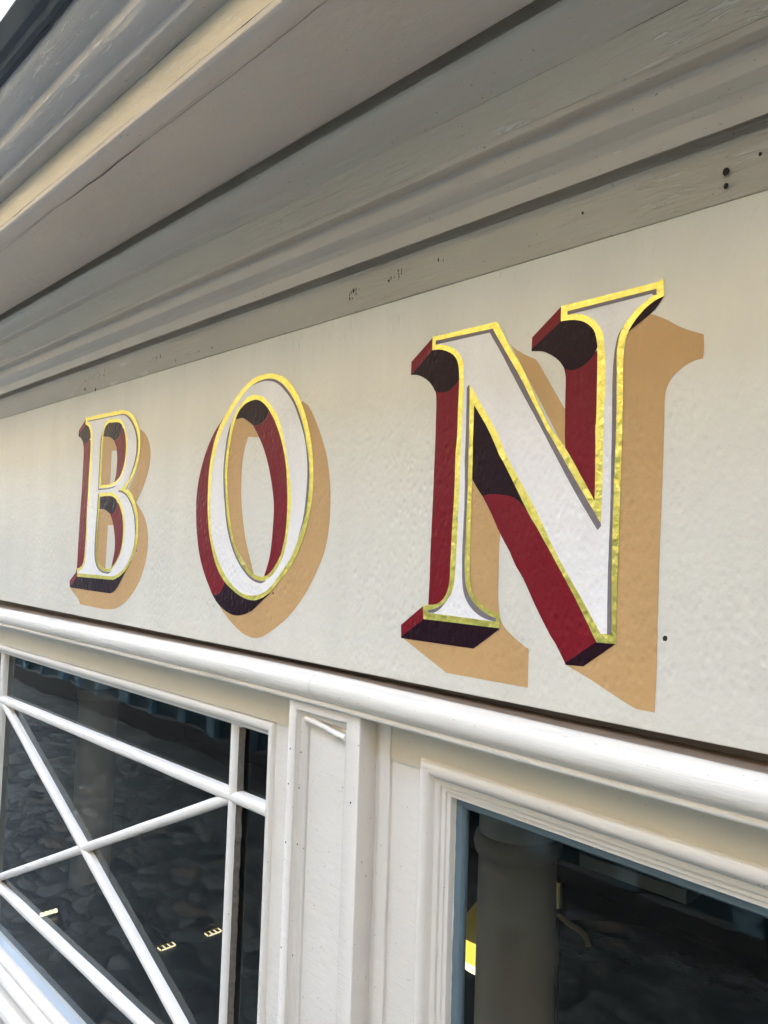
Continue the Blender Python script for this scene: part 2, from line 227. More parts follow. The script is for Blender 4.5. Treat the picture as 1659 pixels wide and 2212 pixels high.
def tube(pts, r, n=10):
    V, F = [], []
    pts = [Vector(p) for p in pts]
    for i, p in enumerate(pts):
        d = (pts[min(i+1, len(pts)-1)] - pts[max(i-1, 0)]).normalized()
        u = d.cross(Vector((0, .3, 1))).normalized(); v = d.cross(u)
        rr = r[i] if isinstance(r, (list, tuple)) else r
        for k in range(n):
            a = 2*math.pi*k/n; V.append(p + (u*math.cos(a) + v*math.sin(a))*rr)
    for i in range(len(pts)-1):
        for k in range(n):
            F.append((i*n+k, i*n+(k+1) % n, (i+1)*n+(k+1) % n, (i+1)*n+k))
    F.append(tuple(range(n))); F.append(tuple((len(pts)-1)*n+k for k in range(n)))
    return V, F

# ------------------------------------------------------------------ materials
class NT:
    def __init__(self, name):
        self.m = bpy.data.materials.new(name); self.m.use_nodes = True
        self.t = self.m.node_tree; self.t.nodes.clear()
        self.out = self.n('ShaderNodeOutputMaterial')
    def n(self, typ, **kw):
        o = self.t.nodes.new(typ)
        for k, v in kw.items():
            if k in o.inputs: o.inputs[k].default_value = v
            else: setattr(o, k, v)
        return o
    def l(self, a, b): self.t.links.new(a, b)
    def pos(self, scale):
        if not hasattr(self, 'g'): self.g = self.n('ShaderNodeNewGeometry')
        mp = self.n('ShaderNodeMapping'); mp.inputs['Scale'].default_value = scale
        self.l(self.g.outputs['Position'], mp.inputs['Vector']); return mp.outputs['Vector']
    def noise(self, scale, detail=3, rough=.55, dist=0):
        o = self.n('ShaderNodeTexNoise'); o.inputs['Scale'].default_value = 1
        o.inputs['Detail'].default_value = detail; o.inputs['Roughness'].default_value = rough
        o.inputs['Distortion'].default_value = dist
        self.l(self.pos(scale), o.inputs['Vector']); return o.outputs['Fac']
    def ramp(self, f, a, b, lo=0., hi=1.):
        o = self.n('ShaderNodeMapRange'); o.inputs['From Min'].default_value = a; o.inputs['From Max'].default_value = b
        o.inputs['To Min'].default_value = lo; o.inputs['To Max'].default_value = hi
        self.l(f, o.inputs['Value']); return o.outputs['Result']
    def mix(self, f, a, b):
        o = self.n('ShaderNodeMix'); o.data_type = 'RGBA'
        for s, v in ((o.inputs[0], f), (o.inputs[6], a), (o.inputs[7], b)):
            if isinstance(v, (tuple, list)): s.default_value = tuple(v) + (1,) if len(v) == 3 else v
            elif isinstance(v, (int, float)): s.default_value = v
            else: self.l(v, s)
        return o.outputs[2]
    def math(self, op, a, b):
        o = self.n('ShaderNodeMath'); o.operation = op
        for s, v in ((o.inputs[0], a), (o.inputs[1], b)):
            if isinstance(v, (int, float)): s.default_value = v
            else: self.l(v, s)
        return o.outputs[0]
    def bump(self, h, dist, prev=None, strength=1.0):
        o = self.n('ShaderNodeBump'); o.inputs['Distance'].default_value = dist; o.inputs['Strength'].default_value = strength
        self.l(h, o.inputs['Height'])
        if prev is not None: self.l(prev, o.inputs['Normal'])
        return o.outputs['Normal']
    def finish(self, col, rough=.4, metal=0, normal=None, spec=.5, coat=0):
        b = self.n('ShaderNodeBsdfPrincipled')
        for nm, v in (('Base Color', col), ('Roughness', rough), ('Metallic', metal), ('Specular IOR Level', spec), ('Coat Weight', coat)):
            if isinstance(v, (tuple, list)): b.inputs[nm].default_value = tuple(v) + (1,) if len(v) == 3 else v
            elif isinstance(v, (int, float)): b.inputs[nm].default_value = v
            else: self.l(v, b.inputs[nm])
        if normal is not None: self.l(normal, b.inputs['Normal'])
        self.l(b.outputs[0], self.out.inputs[0]); self.b = b
        return self.m

def stipple(t, k=1.0):      # the rolled and brushed skin of the sign, shared by board and lettering
    n0 = t.bump(t.noise((6, 6, 4), 2), .0035 * k)
    big = t.bump(t.noise((95, 95, 62), 2, .5), .0006 * k, n0)
    n1 = t.bump(t.noise((230, 230, 130), 2, .5), .0005 * k, big)
    v = t.n('ShaderNodeTexVoronoi'); v.feature = 'SMOOTH_F1'; v.inputs['Scale'].default_value = 1; v.inputs['Smoothness'].default_value = .6
    t.l(t.pos((120, 120, 74)), v.inputs['Vector'])
    pit = t.math('MULTIPLY', t.ramp(v.outputs['Distance'], .0, .45), t.ramp(t.noise((5, 5, 7), 3, .6), .40, .62))
    n2 = t.bump(pit, .0008 * k, n1)
    scr = t.ramp(t.noise((70, 70, 3.5), 3, .5, .2), .74, .78)
    return t.bump(scr, .00025 * k, n2)
def sign_paint(name, col, rough=.34, var=.05, k=1.0, spec=.28):
    t = NT(name)
    a = t.noise((9.0, 9.0, 1.6), 6, .65, .3)
    c = t.mix(t.ramp(a, .3, .7), tuple(v*(1-var) for v in col), tuple(min(1, v*(1+var)) for v in col))
    sp = t.noise((420, 420, 420), 2, .5)
    c = t.mix(t.ramp(sp, .735, .76, 0, .35), c, tuple(v*.45 for v in col))
    r = rough
    return t.finish(c, r, 0, stipple(t, k), spec)
def gilding():
    t = NT('gold_leaf')
    a = t.noise((110, 110, 110), 4, .65)
    c = t.mix(t.ramp(a, .35, .65), (.84, .70, .13), (.96, .86, .25))
    s = t.noise((330, 330, 330), 3, .6)
    c = t.mix(t.ramp(s, .72, .76, 0, .5), c, (.40, .24, .05))
    nb = t.bump(t.noise((170, 170, 120), 3, .6, .3), .0014, stipple(t, 1.0))
    return t.finish(c, t.ramp(a, .3, .7, .30, .44), 1.0, nb)
def oil_paint(name, col, rough=.32, grain=.4, chips=None, chipcol=None, dirt=.0, var=.05, spec=.5):
    """thick gloss paint over wood: brush marks and grain along x, lumps, chips, grime in blotches"""
    t = NT(name)
    a = t.noise((2.5, 5, 5), 5, .65)
    c = t.mix(t.ramp(a, .3, .7), tuple(v*(1-var) for v in col), tuple(min(1, v*(1+var)) for v in col))
    if True:
        d = t.noise((5, 14, 14), 6, .7)
        c = t.mix(t.ramp(d, .45, .95, 0, dirt), c, tuple(v*.45 for v in col))
        d2 = t.noise((260, 260, 260), 2, .5)
        c = t.mix(t.ramp(d2, .72, .76, 0, .6), c, (.06, .05, .045))
    n = t.bump(t.noise((5, 7, 7), 3), .004)
    n = t.bump(t.noise((60, 90, 90), 3, .6), .0007, n)
    if grain:
        g = t.noise((13, 230, 230), 4, .6, .8)
        msk = t.ramp(t.noise((3, 9, 9), 3), .42, .62)
        n = t.bump(t.math('MULTIPLY', g, msk), .0022 * grain, n)
    r = rough
    if chips:
        g = t.noise((22, 190, 190), 4, .6, .5)
        m2 = t.ramp(t.noise((2.2, 6, 6), 3), .50, .60)
        k = t.math('MULTIPLY', t.ramp(g, chips, chips + .03), m2)
        c = t.mix(k, c, chipcol or tuple(min(.9, v*1.7) for v in col))
        n = t.bump(k, .0006, n)
    return t.finish(c, r, 0, n, spec)
def plain(name, col, rough=.5, metal=0, var=.15, sc=12, bump=.001):
    t = NT(name)
    a = t.noise((sc, sc, sc), 5, .6)
    c = t.mix(a, tuple(v*(1-var) for v in col), tuple(min(1, v*(1+var)) for v in col))
    return t.finish(c, rough, metal, t.bump(a, bump))
def glass(name):
    t = NT(name)
    lw_ = t.n('ShaderNodeLayerWeight'); lw_.inputs['Blend'].default_value = .5
    fr = t.math('ADD', t.math('MULTIPLY', t.math('POWER', lw_.outputs['Facing'], 5), .96), .036)
    wav = t.bump(t.noise((3, 3, 3), 2), .0016)
    gl = t.n('ShaderNodeBsdfGlossy'); gl.inputs['Roughness'].default_value = .012; gl.inputs['Color'].default_value = (.94, 1, .98, 1)
    t.l(wav, gl.inputs['Normal'])
    tr = t.n('ShaderNodeBsdfTransparent'); tr.inputs['Color'].default_value = (.87, .90, .88, 1)
    mx = t.n('ShaderNodeMixShader')
    f = t.math('MULTIPLY', fr, 1.0)
    o = t.n('ShaderNodeClamp'); t.l(f, o.inputs['Value'])
    t.l(o.outputs[0], mx.inputs[0]); t.l(tr.outputs[0], mx.inputs[1]); t.l(gl.outputs[0], mx.inputs[2])
    t.l(mx.outputs[0], t.out.inputs[0])
    return t.m
def glow(name, col, k):
    t = NT(name); e = t.n('ShaderNodeEmission'); e.inputs['Color'].default_value = col + (1,); e.inputs['Strength'].default_value = k
    t.l(e.outputs[0], t.out.inputs[0]); t.m.cycles.emission_sampling = 'NONE'; return t.m
def cobbles():
    t = NT('cobble_stones')
    v = t.pos((6.5, 8.5, 6)); w = t.n('ShaderNodeTexNoise'); w.inputs['Scale'].default_value = .6
    t.l(v, w.inputs['Vector'])
    ad = t.n('ShaderNodeVectorMath'); ad.operation = 'ADD'; t.l(v, ad.inputs[0]); t.l(w.outputs['Color'], ad.inputs[1])
    vo = t.n('ShaderNodeTexVoronoi'); vo.inputs['Scale'].default_value = 1; t.l(ad.outputs[0], vo.inputs['Vector'])
    ed = t.n('ShaderNodeTexVoronoi'); ed.feature = 'DISTANCE_TO_EDGE'; ed.inputs['Scale'].default_value = 1; t.l(ad.outputs[0], ed.inputs['Vector'])
    sep = t.n('ShaderNodeSeparateColor'); t.l(vo.outputs['Color'], sep.inputs[0])
    c = t.mix(t.ramp(sep.outputs[0], 0, 1), (.032, .036, .036), (.115, .118, .108))
    c = t.mix(t.ramp(sep.outputs[1], .91, .93), c, (.12, .10, .08))
    j = t.ramp(ed.outputs['Distance'], .0, .10)
    c = t.mix(j, (.030, .030, .028), c)
    n = t.bump(t.ramp(ed.outputs['Distance'], 0, .3), .006)
    return t.finish(c, .5, 0, t.bump(t.noise((60, 60, 60), 4), .003, n), .3)

CREAM = (.66, .635, .575)
M = dict(
    sign=sign_paint('cream_sign_paint', (.735, .71, .625)),
    tan=sign_paint('tan_sign_paint', (.56, .35, .155), .36),
    red=sign_paint('oxblood_sign_paint', (.20, .010, .018), .30, spec=.2),
    dark=sign_paint('aubergine_sign_paint', (.020, .006, .011), .30, spec=.16),
    grey=sign_paint('mauve_grey_sign_paint', (.21, .18, .19), .33),
    white=sign_paint('white_sign_paint', (.87, .845, .83), .33),
    gold=gilding(),
    band=oil_paint('greige_board_paint', (.55, .485, .375), .34, 1.4, .60, (.66, .62, .53), .2, .03),
    bed=oil_paint('greige_moulding_paint', (.53, .473, .385), .26, .3, .69, (.66, .62, .54), .12, .03),
    soffit=oil_paint('grey_soffit_paint', (.62, .56, .49), .32, .15, .69, (.70, .66, .60), .12, .03),
    corona=oil_paint('cream_corona_paint', (.73, .64, .48), .32, .6, .57, (.82, .79, .70), .2),
    crown=oil_paint('grey_crown_paint', (.54, .515, .49), .25, .7, .60, (.76, .74, .68), .18, .03),
    frame=oil_paint('white_frame_paint', (.75, .705, .63), .27, .25, None, None, .0, .015),
    bead=oil_paint('white_bead_paint', (.75, .715, .645), .25, .5, None, None, .0, .02, .6),
    transom=oil_paint('cream_transom_paint', (.68, .61, .475), .33, .1, None, None, .1),
    bars=oil_paint('white_bar_paint', (.79, .755, .69), .33, .15, None, None, .0, .02),
    blue=oil_paint('slate_blue_paint', (.14, .20, .235), .33, .2, .66, (.4, .42, .40), .2),
    paleblue=oil_paint('pale_blue_paint', (.43, .48, .51), .3, .1, None, None, .2),
    ledge=plain('bare_brown_wood', (.21, .155, .11), .7, 0, .45, 30, .002),
    lead=plain('dark_lead', (.030, .042, .058), .45, 0, .35, 18, .002),
    hole=plain('hole_shade_and_wear', (.028, .022, .018), .9),
    seam=plain('old_putty', (.16, .14, .115), .8, 0, .6, 90, .002),
    chip=plain('paint_chip', (.72, .70, .64), .5, 0, .1, 60),
    glass=glass('window_glass'),
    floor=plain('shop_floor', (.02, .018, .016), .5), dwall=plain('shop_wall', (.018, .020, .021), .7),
    column=plain('column_plaster', (.33, .295, .255), .55, 0, .12, 6),
    shelf=plain('black_shelf', (.012, .012, .013), .35), oldbrass=plain('tarnished_brass', (.22, .16, .07), .5, .6), brass=plain('brass', (.75, .55, .20), .3, 1, .1),
    wood=plain('pale_board', (.24, .225, .20), .6), steel=plain('dark_cord', (.02, .02, .02), .5),
    slate=plain('roof_slate', (.06, .065, .075), .6, 0, .4, 8), stone=plain('pale_kerb', (.07, .07, .068), .7),
    ochre=plain('warm_render', (.215, .18, .115), .8, 0, .15, 3, .004), brown=plain('brown_render', (.22, .17, .10), .8, 0, .15, 3, .004), teal=plain('dark_teal_paint', (.05, .085, .095), .35),
    dglass=plain('dark_panes', (.012, .014, .016), .08), tealp=plain('teal_pilaster_paint', (.16, .26, .31), .35),
    tabletop=plain('blue_black_tabletop', (.03, .045, .055), .25), cob=cobbles(),
    shade=plain('yellow_enamel', (.55, .42, .04), .4),
    glow_y=glow('lit_yellow_shade', (1, .72, .10), .055), glow_w=glow('lit_lamp_white', (1, .90, .55), .07),
    glow_s=glow('lit_lamp_rim', (1, .86, .55), .05),
)

# ------------------------------------------------------------------ the sign
def spline(s, off, mm=True):
    toks = [(tuple(map(float, a.rstrip('*').split(','))), a.endswith('*')) for a in s.split()]
    n = len(toks); out = []
    any_corner = any(c for _, c in toks)
    for i in range(n):
        p1, c1 = toks[i]; p2, c2 = toks[(i+1) % n]
        p0 = toks[i-1][0] if not c1 else None
        p3 = toks[(i+2) % n][0] if not c2 else None
        P1, P2 = Vector(p1), Vector(p2)
        out.append(P1)
        if c1 and c2: continue
        d = (P2 - P1).length
        m1 = (P2 - Vector(p0)) if p0 else (P2 - P1)
        m2 = (Vector(p3) - P1) if p3 else (P2 - P1)
        m1 = m1.normalized() * d if m1.length else m1; m2 = m2.normalized() * d if m2.length else m2
        k = max(2, min(8, int(d / 5)))
        for q in range(1, k):
            t = q / k; t2, t3 = t*t, t*t*t
            out.append(P1*(2*t3-3*t2+1) + m1*(t3-2*t2+t) + P2*(-2*t3+3*t2) + m2*(t3-t2))
    # a brush edge is never dead true
    res = []
    for p in out:
        e = noise.noise(Vector((p.x*.11, p.y*.11, off*900)))*.22
        res.append(Vector((p.x*.001 + e*.001, off, H + p.y*.001 + e*.001)))
    return res
def sheet(name, polys, off, mat, parent, holes=False):
    V, F = [], []
    loops = [spline(s, off) for s in polys]
    groups = [loops] if holes else [[l] for l in loops]
    for g in groups:
        base = len(V)
        flat = [p for l in g for p in l]; V += flat
        for tri in tessellate_polygon([[Vector((p.x, p.z, 0)) for p in l] for l in g]):
            F.append(tuple(base + i for i in tri))
    o = mesh_obj(name, V, F, mat, parent)
    me = o.data
    flip = [p for p in me.polygons if p.normal.y > 0]
    if flip:
        bm = bmesh.new(); bm.from_mesh(me)
        bm.faces.ensure_lookup_table()
        bmesh.ops.reverse_faces(bm, faces=[f for f in bm.faces if f.normal.y > 0])
        bm.to_mesh(me); bm.free()
    return o
def disc(name, x, y, z, r, mat, parent, squash=1.0, ring_mat=None):
    """a flat ragged disc, its dark colour standing in for the shade in a nail hole"""
    n = 14; V = [(x, y - .0004, z)]
    for k in range(n):
        a = 2*math.pi*k/n; q = r * (1 + .28*noise.noise(Vector((k*.9, x*50, z*9))))
        V.append((x + q*math.cos(a), y - .0004, z + q*math.sin(a)*squash))
    F = [(0, 1+k, 1+(k+1) % n) for k in range(n)]
    return mesh_obj(name, V, F, mat, parent)

sign = thing('sign_board', 'long cream painted fascia board with gilded lettering BON, between cornice and white rail', 'shop sign', W(-1.4, 1.0, -.231))
board = run('board', [(1.04, .474), (1.0, .474), (1.0, -.231), (1.035, -.231)], M['sign'], sign, r=.0018, wob=.0002)
LAB = {'B': 'smallest and farthest letter, B, white with gold outline and red side shade',
       'O': 'oval letter O, white with gold outline and red side shade',
       'N': 'largest and nearest letter, N, white with gold outline and red side shade'}
for L in 'BON':
    D = LETTERS[L]
    face = sheet('painted_letter', D['face'], -.0011, M['white'], sign, True)
    face['label'] = LAB[L]
    for nm, key, off in (('drop_shadow', 'tan', -.0003), ('side_shade', 'red', -.0005), ('under_shade', 'dark', -.0007), ('inner_shadow_line', 'grey', -.0013)):
        for poly in D[key]: sheet(nm, [poly], off, M[key], face)
    sheet('gilded_outline', D['gold'], -.0009, M['gold'], face, True)
for x, z, r in ((-.481, -.104, .0023), (-2.02, -.02, .0018), (-1.372, -.098, .0016)):
    disc('nail_hole', x*S, 0, H + z*S, r, M['hole'], sign, 1.2)

# ------------------------------------------------------------------ cornice
cor = thing('cornice', 'deep stepped cornice with greige mouldings, wide grey soffit and cream edge above the sign', 'cornice', W(-1.4, .8, .474))
run('lower_board', [(1.02, .4745), (.9985, .4745), (.974, .5415), (.9755, .5430), (.9765, .5445), (.9765, .560), (.95, .560)], M['band'], cor, r=.0015, wob=.0006)
run('bed_moulding', [(.957, .585), (.956, .5475), (.9485, .5440), (.9465, .556), (.944, .568), (.938, .578), (.930, .5835), (.9235, .590), (.921, .601), (.9195, .6145), (.9165, .6172), (.898, .6175), (.8945, .6185), (.894, .6285)],
    M['bed'], cor, r=.0013, wob=.0010, seed=3, chip=.003)
run('grained_board', [(.894, .6285), (.871, .6775)], M['band'], cor, r=0, wob=.0006, seed=8)
run('cove_moulding', [(.871, .6775), (.8695, .6925), (.865, .6965), (.857, .6995), (.848, .7035), (.838, .7085), (.831, .7145), (.8275, .7215), (.8264, .7290), (.8285, .7298), (.843, .7305), (.843, .765), (.82, .765)],
    M['bed'], cor, r=.0012, wob=.0010, seed=5, chip=.003)
run('soffit_board', [(.819, .762), (.8185, .7425), (.624, .7425)], M['soffit'], cor, r=.003, wob=.0009, seed=11)
run('soffit_edge_board', [(.6235, .7445), (.6235, .7426), (.6, .7426), (.592, .7438), (.5868, .7475), (.5862, .757)], M['soffit'], cor, r=.002, wob=.0011, seed=14, chip=.004)
run('corona_board', [(.5862, .757), (.5865, .8176)], M['corona'], cor, r=0, wob=.0009, seed=17)
run('crown_moulding', [(.5865, .8176), (.556, .8176), (.5517, .8195), (.5512, .833), (.546, .8338), (.538, .835), (.529, .8385), (.521, .844), (.5165, .850), (.5155, .8515), (.5150, .870), (.511, .8715), (.503, .8735), (.493, .878), (.483, .8845), (.475, .892), (.4705, .90), (.4685, .9055)],
    M['crown'], cor, r=.0022, wob=.0016, seed=20, chip=.006)
run('lead_flashing', [(.47, .9055), (.464, .9065), (.459, .9025), (.452, .9075), (.447, .9165), (.437, .919), (.430, .93), (.424, .937), (.418, .944), (.422, .962), (.46, .985), (1.0, 1.06)],
    M['lead'], cor, r=.002, wob=.0022, seed=23, chip=.004)
# opened joint between the two soffit boards: ragged filler line
V, F = [], []
N_ = 420
for i in range(N_ + 1):
    x = -9 + 10*i/N_
    g = noise.noise(Vector((x*3.1, 2, 0)))*.006 + noise.noise(Vector((x*13, 5, 0)))*.0025
    w = .0003 + .0014*max(0, noise.noise(Vector((x*2.3, 9, 1))))
    V += [W(x, .628 + g - w, .7420), W(x, .628 + g + w, .7420)]
F = [(2*i, 2*i+1, 2*i+3, 2*i+2) for i in range(N_)]
mesh_obj('open_joint', V, F, M['hole'], cor)
for x, t, r in ((-.406, .514, .0031), (-.406, .495, .0022), (-.363, .523, .0016), (-.62, .523, .0014)):
    k = t/.50; y = .9985 - (t - .4745)*.36
    disc('nail_hole', x*S*y, (y-1)*S - .0006, H + t*y*S, r, M['hole'], cor, 1.2)
rr = random.Random(3)
def flecks(name, spots, n, mat, parent, tall=1.0):
    V, F = [], []
    for (xa, xb, ta, tb), cnt in zip(spots, n):
        for _ in range(cnt):
            a, t = rr.uniform(xa, xb), rr.uniform(ta, tb)
            y = .9985 - (t - .4745)*.36; x = a*y
            w, h = rr.uniform(.0005, .0014), rr.uniform(.001, .0035)*tall
            q = len(V); b = W(x, y, t*y); b.y -= .0009
            for k in range(6):
                e = 2*math.pi*k/6; V.append((b.x + w*math.cos(e)*rr.uniform(.7, 1.2), b.y, b.z + h*math.sin(e)*rr.uniform(.7, 1.2)))
            F.append(tuple(range(q, q+6)))
    mesh_obj(name, V, F, mat, parent)
flecks('worn_fleck', [(-1.16, -1.13, .505, .522), (-1.06, -1.0, .512, .535), (-.92, -.90, .52, .53), (-2.44, -2.28, .512, .535), (-2.0, -1.93, .505, .52), (-1.9, -1.6, .49, .50)], [9, 12, 3, 20, 7, 7], M['hole'], cor)
for x, t in ((-2.43, .489), (-2.35, .477)):
    disc('nail_hole', x*S*.99, -.01*S, H + t*.99*S, .003, M['hole'], cor, 1.2)

# ------------------------------------------------------------------ rail under the sign, transom and posts
rail = thing('moulded_rail', 'glossy white half-round rail running under the sign board', 'rail', W(-1.4, .965, -.262))
cyc, czc, Rr = .966, -.2640, .0262
prof = [(1.036, -.2425), (1.0, -.2418)]
arc = [(cyc + Rr*math.cos(math.radians(a)), czc + Rr*math.sin(math.radians(a))) for a in range(62, 246, 12)]
run('rail_ledge', [(1.036, -.225), (1.036, -.2425), (1.0, -.2425), (.972, -.2415)], M['ledge'], rail, r=0, bow=.45, wob=.0009, seed=31)
run('half_round', arc + [(.957, -.2893), (.9545, -.2925), (.9545, -.2965), (.957, -.3)] + [(1.0, -.3)], M['bead'], rail, r=.0015, bow=.6, wob=.0009, seed=33, chip=.0012)
# butt joint of two lengths of the rail: a slim filler collar
jx = -1.165
V, F = [], []
for i, (w, e) in enumerate(((-.0025, .0), (0, .0012), (.003, .0004))):
    for a in range(50, 240, 10):
        V.append(W(jx + w, cyc + (Rr + e)*math.cos(math.radians(a)), czc + dz(jx, .6) + (Rr + e)*math.sin(math.radians(a)) - .0003))
m = len(V)//3
F = [(i*m+j, i*m+j+1, (i+1)*m+j+1, (i+1)*m+j) for i in range(2) for j in range(m-1)]
mesh_obj('joint_filler', V, F, M['bead'], rail, True)

front = thing('shopfront_wall', 'cream timber transom and posts framing the windows under the white rail', 'shopfront', W(-1.15, 1.01, -3.07))
def bowbox(name, x0, x1, y0, y1, z0, z1, mat, parent, k=1.0, n=24, bot=True):
    V, F = [], []
    for i in range(n + 1):
        x = x0 + (x1-x0)*i/n; s = dz(x, k)
        e = noise.noise(Vector((x*3, z0, 4)))*.0007
        for (y, z) in ((y0+e, z0 + (s if bot else 0)), (y0+e, z1), (y1, z1), (y1, z0 + (s if bot else 0))): V.append(W(x, y, z))
    for i in range(n):
        for j in range(4): F.append((4*i+j, 4*i+(j+1) % 4, 4*i+4+(j+1) % 4, 4*i+4+j))
    F += [(0,1,2,3), (4*n, 4*n+1, 4*n+2, 4*n+3)]
    return mesh_obj(name, V, F, mat, parent, True, 30)
LW = (-3.25, -1.390, -1.437, -.4115)     # sight opening of the lattice window
RW = (-.868, .62, -1.437, -.4120)        # sight opening of the plate window
bowbox('transom_board', -11, 4, 1.006, 1.05, -.374, -.268, M['transom'], front, 1.0, 120)
def wbox(name, x0, x1, y0, y1, z0, z1, mat, parent):
    V, F = box(0, 1, 0, 1, 0, 1)
    V = [W(x0 + (x1-x0)*a, y0 + (y1-y0)*b, z0 + (z1-z0)*c) for a, b, c in V]
    return mesh_obj(name, V, F, mat, parent)
wbox('post', -1.358, -.926, 1.010, 1.06, -3.07, -.3745, M['frame'], front)
wbox('post', -11, -3.285, 1.010, 1.06, -3.07, -.40, M['frame'], front)
wbox('post', .682, 4, 1.010, 1.06, -3.07, -.40, M['frame'], front)
wbox('stall_riser', -3.284, -1.3585, 1.010, 1.06, -3.07, -1.62, M['frame'], front)
wbox('stall_riser', -.9255, .6815, 1.010, 1.06, -3.07, -1.478, M['frame'], front)
# thin beading beside the pilaster
V, F = [], []
pr = [(-1.030, 1.011), (-1.030, 1.004), (-1.024, 1.001), (-1.006, 1.001), (-1.000, 1.004), (-1.000, 1.011)]
for i in range(41):
    z = -.3 - 2.7*i/40
    for x, y in pr:
        e = noise.noise(Vector((x*5, 2, z*7)))*.0012
        V.append(W(x + e, y + e*.5, z))
F = [(i*6+j, i*6+j+1, i*6+6+j+1, i*6+6+j) for i in range(40) for j in range(5)]
mesh_obj('beading', V, F, M['frame'], front, True)

# pilaster
pil = thing('pilaster', 'cream panelled pilaster between the two shop windows', 'pilaster', W(-1.148, .985, -3.07))
PX0, PX1, PF = -1.254, -1.042, .964
op = (-1.231, -1.077, -2.6, -.318)                      # recess opening in the front face
def pgrid(name, cells, mat):
    V, F = merge([([W(a, PF, c), W(b, PF, c), W(b, PF, d), W(a, PF, d)], [(0,1,2,3)]) for a, b, c, d in cells])
    return V, F
r_ = .0035
V, F = [], []
# body: front stiles and rails with softened arrises, sides back to the post
zt, zb = -.292, -3.0
loop_out = [(PX0, zb), (PX1, zb), (PX1, zt), (PX0, zt)]
prof = [(0, 1.0105), (0, PF + r_), (-.0012, PF + .001), (-r_, PF)]
per = []
for o, y in prof:
    per.append([W(PX0-o, y, zb-o), W(PX1+o, y, zb-o), W(PX1+o, y, zt+o), W(PX0-o, y, zt+o)])
inner = [(0, PF), (-.002, PF + .001), (-.003, PF + .003), (-.0045, PF + .010), (-.010, PF + .0115), (-.0145, PF + .012), (-.0175, PF + .0155), (-.0215, PF + .021), (-.024, PF + .0225)]
for o, y in inner:
    per.append([W(op[0]-o, y, op[2]-o), W(op[1]+o, y, op[2]-o), W(op[1]+o, y, op[3]+o), W(op[0]-o, y, op[3]+o)])
for l in per: V += l
for a in range(len(per)-1):
    for k in range(4): F.append((a*4+k, a*4+(k+1) % 4, a*4+4+(k+1) % 4, a*4+4+k))
mesh_obj('pilaster_frame', V, F, M['frame'], pil, True, 50)
wbox('panel', op[0]+.02, op[1]-.02, .9855, 1.0, op[2]+.02, op[3]-.018, M['frame'], pil)
# paint-clogged, sagging strip of beading at the head of the panel
pts = [W(-1.2125 + .121*t, .9765 + .003*math.sin(t*3), -.3365 - .0165*t + .0008*math.sin(t*7) + .0016*noise.noise(Vector((t*7, 1, 1)))) for t in [i/24 for i in range(25)]]
mesh_obj('loose_beading', *tube(pts, [.0046 + .0010*noise.noise(Vector((i*.3, 3, 3))) for i in range(25)], 10), M['frame'], pil, True, 80)
for i, (x, z) in enumerate(((-1.243, -.40), (-1.222, -.405), (-1.245, -.47), (-1.224, -.475), (-1.246, -.585), (-1.2225, -.585), (-1.2475, -.79), (-1.2245, -.80), (-1.058, -.46), (-1.2465, -.52))):
    disc('nail_hole', x*S, (PF - 1)*S - .0004 if i % 2 == 0 or x > -1.1 else (PF + .0108 - 1)*S, H + z*S, .0013, M['hole'], pil)

# ------------------------------------------------------------------ lattice window (left)
lw = thing('lattice_window', 'white window with diagonal crossed glazing bars, left of the pilaster', 'window', W(-2.3, 1.04, -1.45))
ring('frame', LW, [(0, 1.056), (0, 1.024), (.0018, 1.0195), (.006, 1.018), (.0095, 1.0165), (.0105, 1.012), (.014, 1.0065), (.0205, 1.0005), (.027, .999), (.0325, 1.001), (.0355, 1.0065), (.0355, 1.012)], M['frame'], lw, 1.0)
def bar(name, a, b, mat, parent, w=.0142, yb=1.046, yf=1.0215, n=26):
    A, B = Vector(a), Vector(b); d = (B - A); L = d.length; d.normalize(); p = Vector((-d.y, d.x))
    sec = [(-w, yb), (-w, yf + .013), (-w*.93, yf + .0075), (-w*.7, yf + .0025), (-w*.35, yf + .0004), (0, yf), (w*.35, yf + .0004), (w*.7, yf + .0025), (w*.93, yf + .0075), (w, yf + .013), (w, yb)]
    V, F = [], []; m = len(sec)
    for i in range(n + 1):
        c = A + d*(L*i/n)
        for o, y in sec:
            e = noise.noise(Vector((c.x*5 + o*30, c.y*5, y*20)))*.0009
            q = c + p*(o + e); V.append(W(q.x, y + e, q.y))
    for i in range(n):
        for j in range(m-1): F.append((i*m+j, i*m+j+1, i*m+m+j+1, i*m+m+j))
    F += [tuple(range(m)), tuple(n*m+j for j in range(m))]
    return mesh_obj(name, V, F, mat, parent, True, 45)
xl, xr = -3.131, -1.540
zTL, zTR, zBL, zBR = -.611, -.5815, -1.285, -1.262
def zt_(x): return zTL + (zTR-zTL)*(x-xl)/(xr-xl)
def zb_(x): return zBL + (zBR-zBL)*(x-xl)/(xr-xl)
bar('glazing_bar', (xr, -1.437+dz(xr)), (xr, -.4115), M['bars'], lw, yf=1.0218)
bar('glazing_bar', (xl, -1.437+dz(xl)), (xl, -.4115+dz(xl)), M['bars'], lw, yf=1.0222)
bar('glazing_bar', (LW[0], zt_(LW[0])), (LW[1], zt_(LW[1])), M['bars'], lw, yf=1.0210)
bar('glazing_bar', (LW[0], zb_(LW[0])), (LW[1], zb_(LW[1])), M['bars'], lw, yf=1.0214)
bar('glazing_bar', (xl, zTL), (xr, zBR), M['bars'], lw, .0135, yf=1.0226)
bar('glazing_bar', (xl, zBL), (xr, zTR), M['bars'], lw, .0135, yf=1.0230)
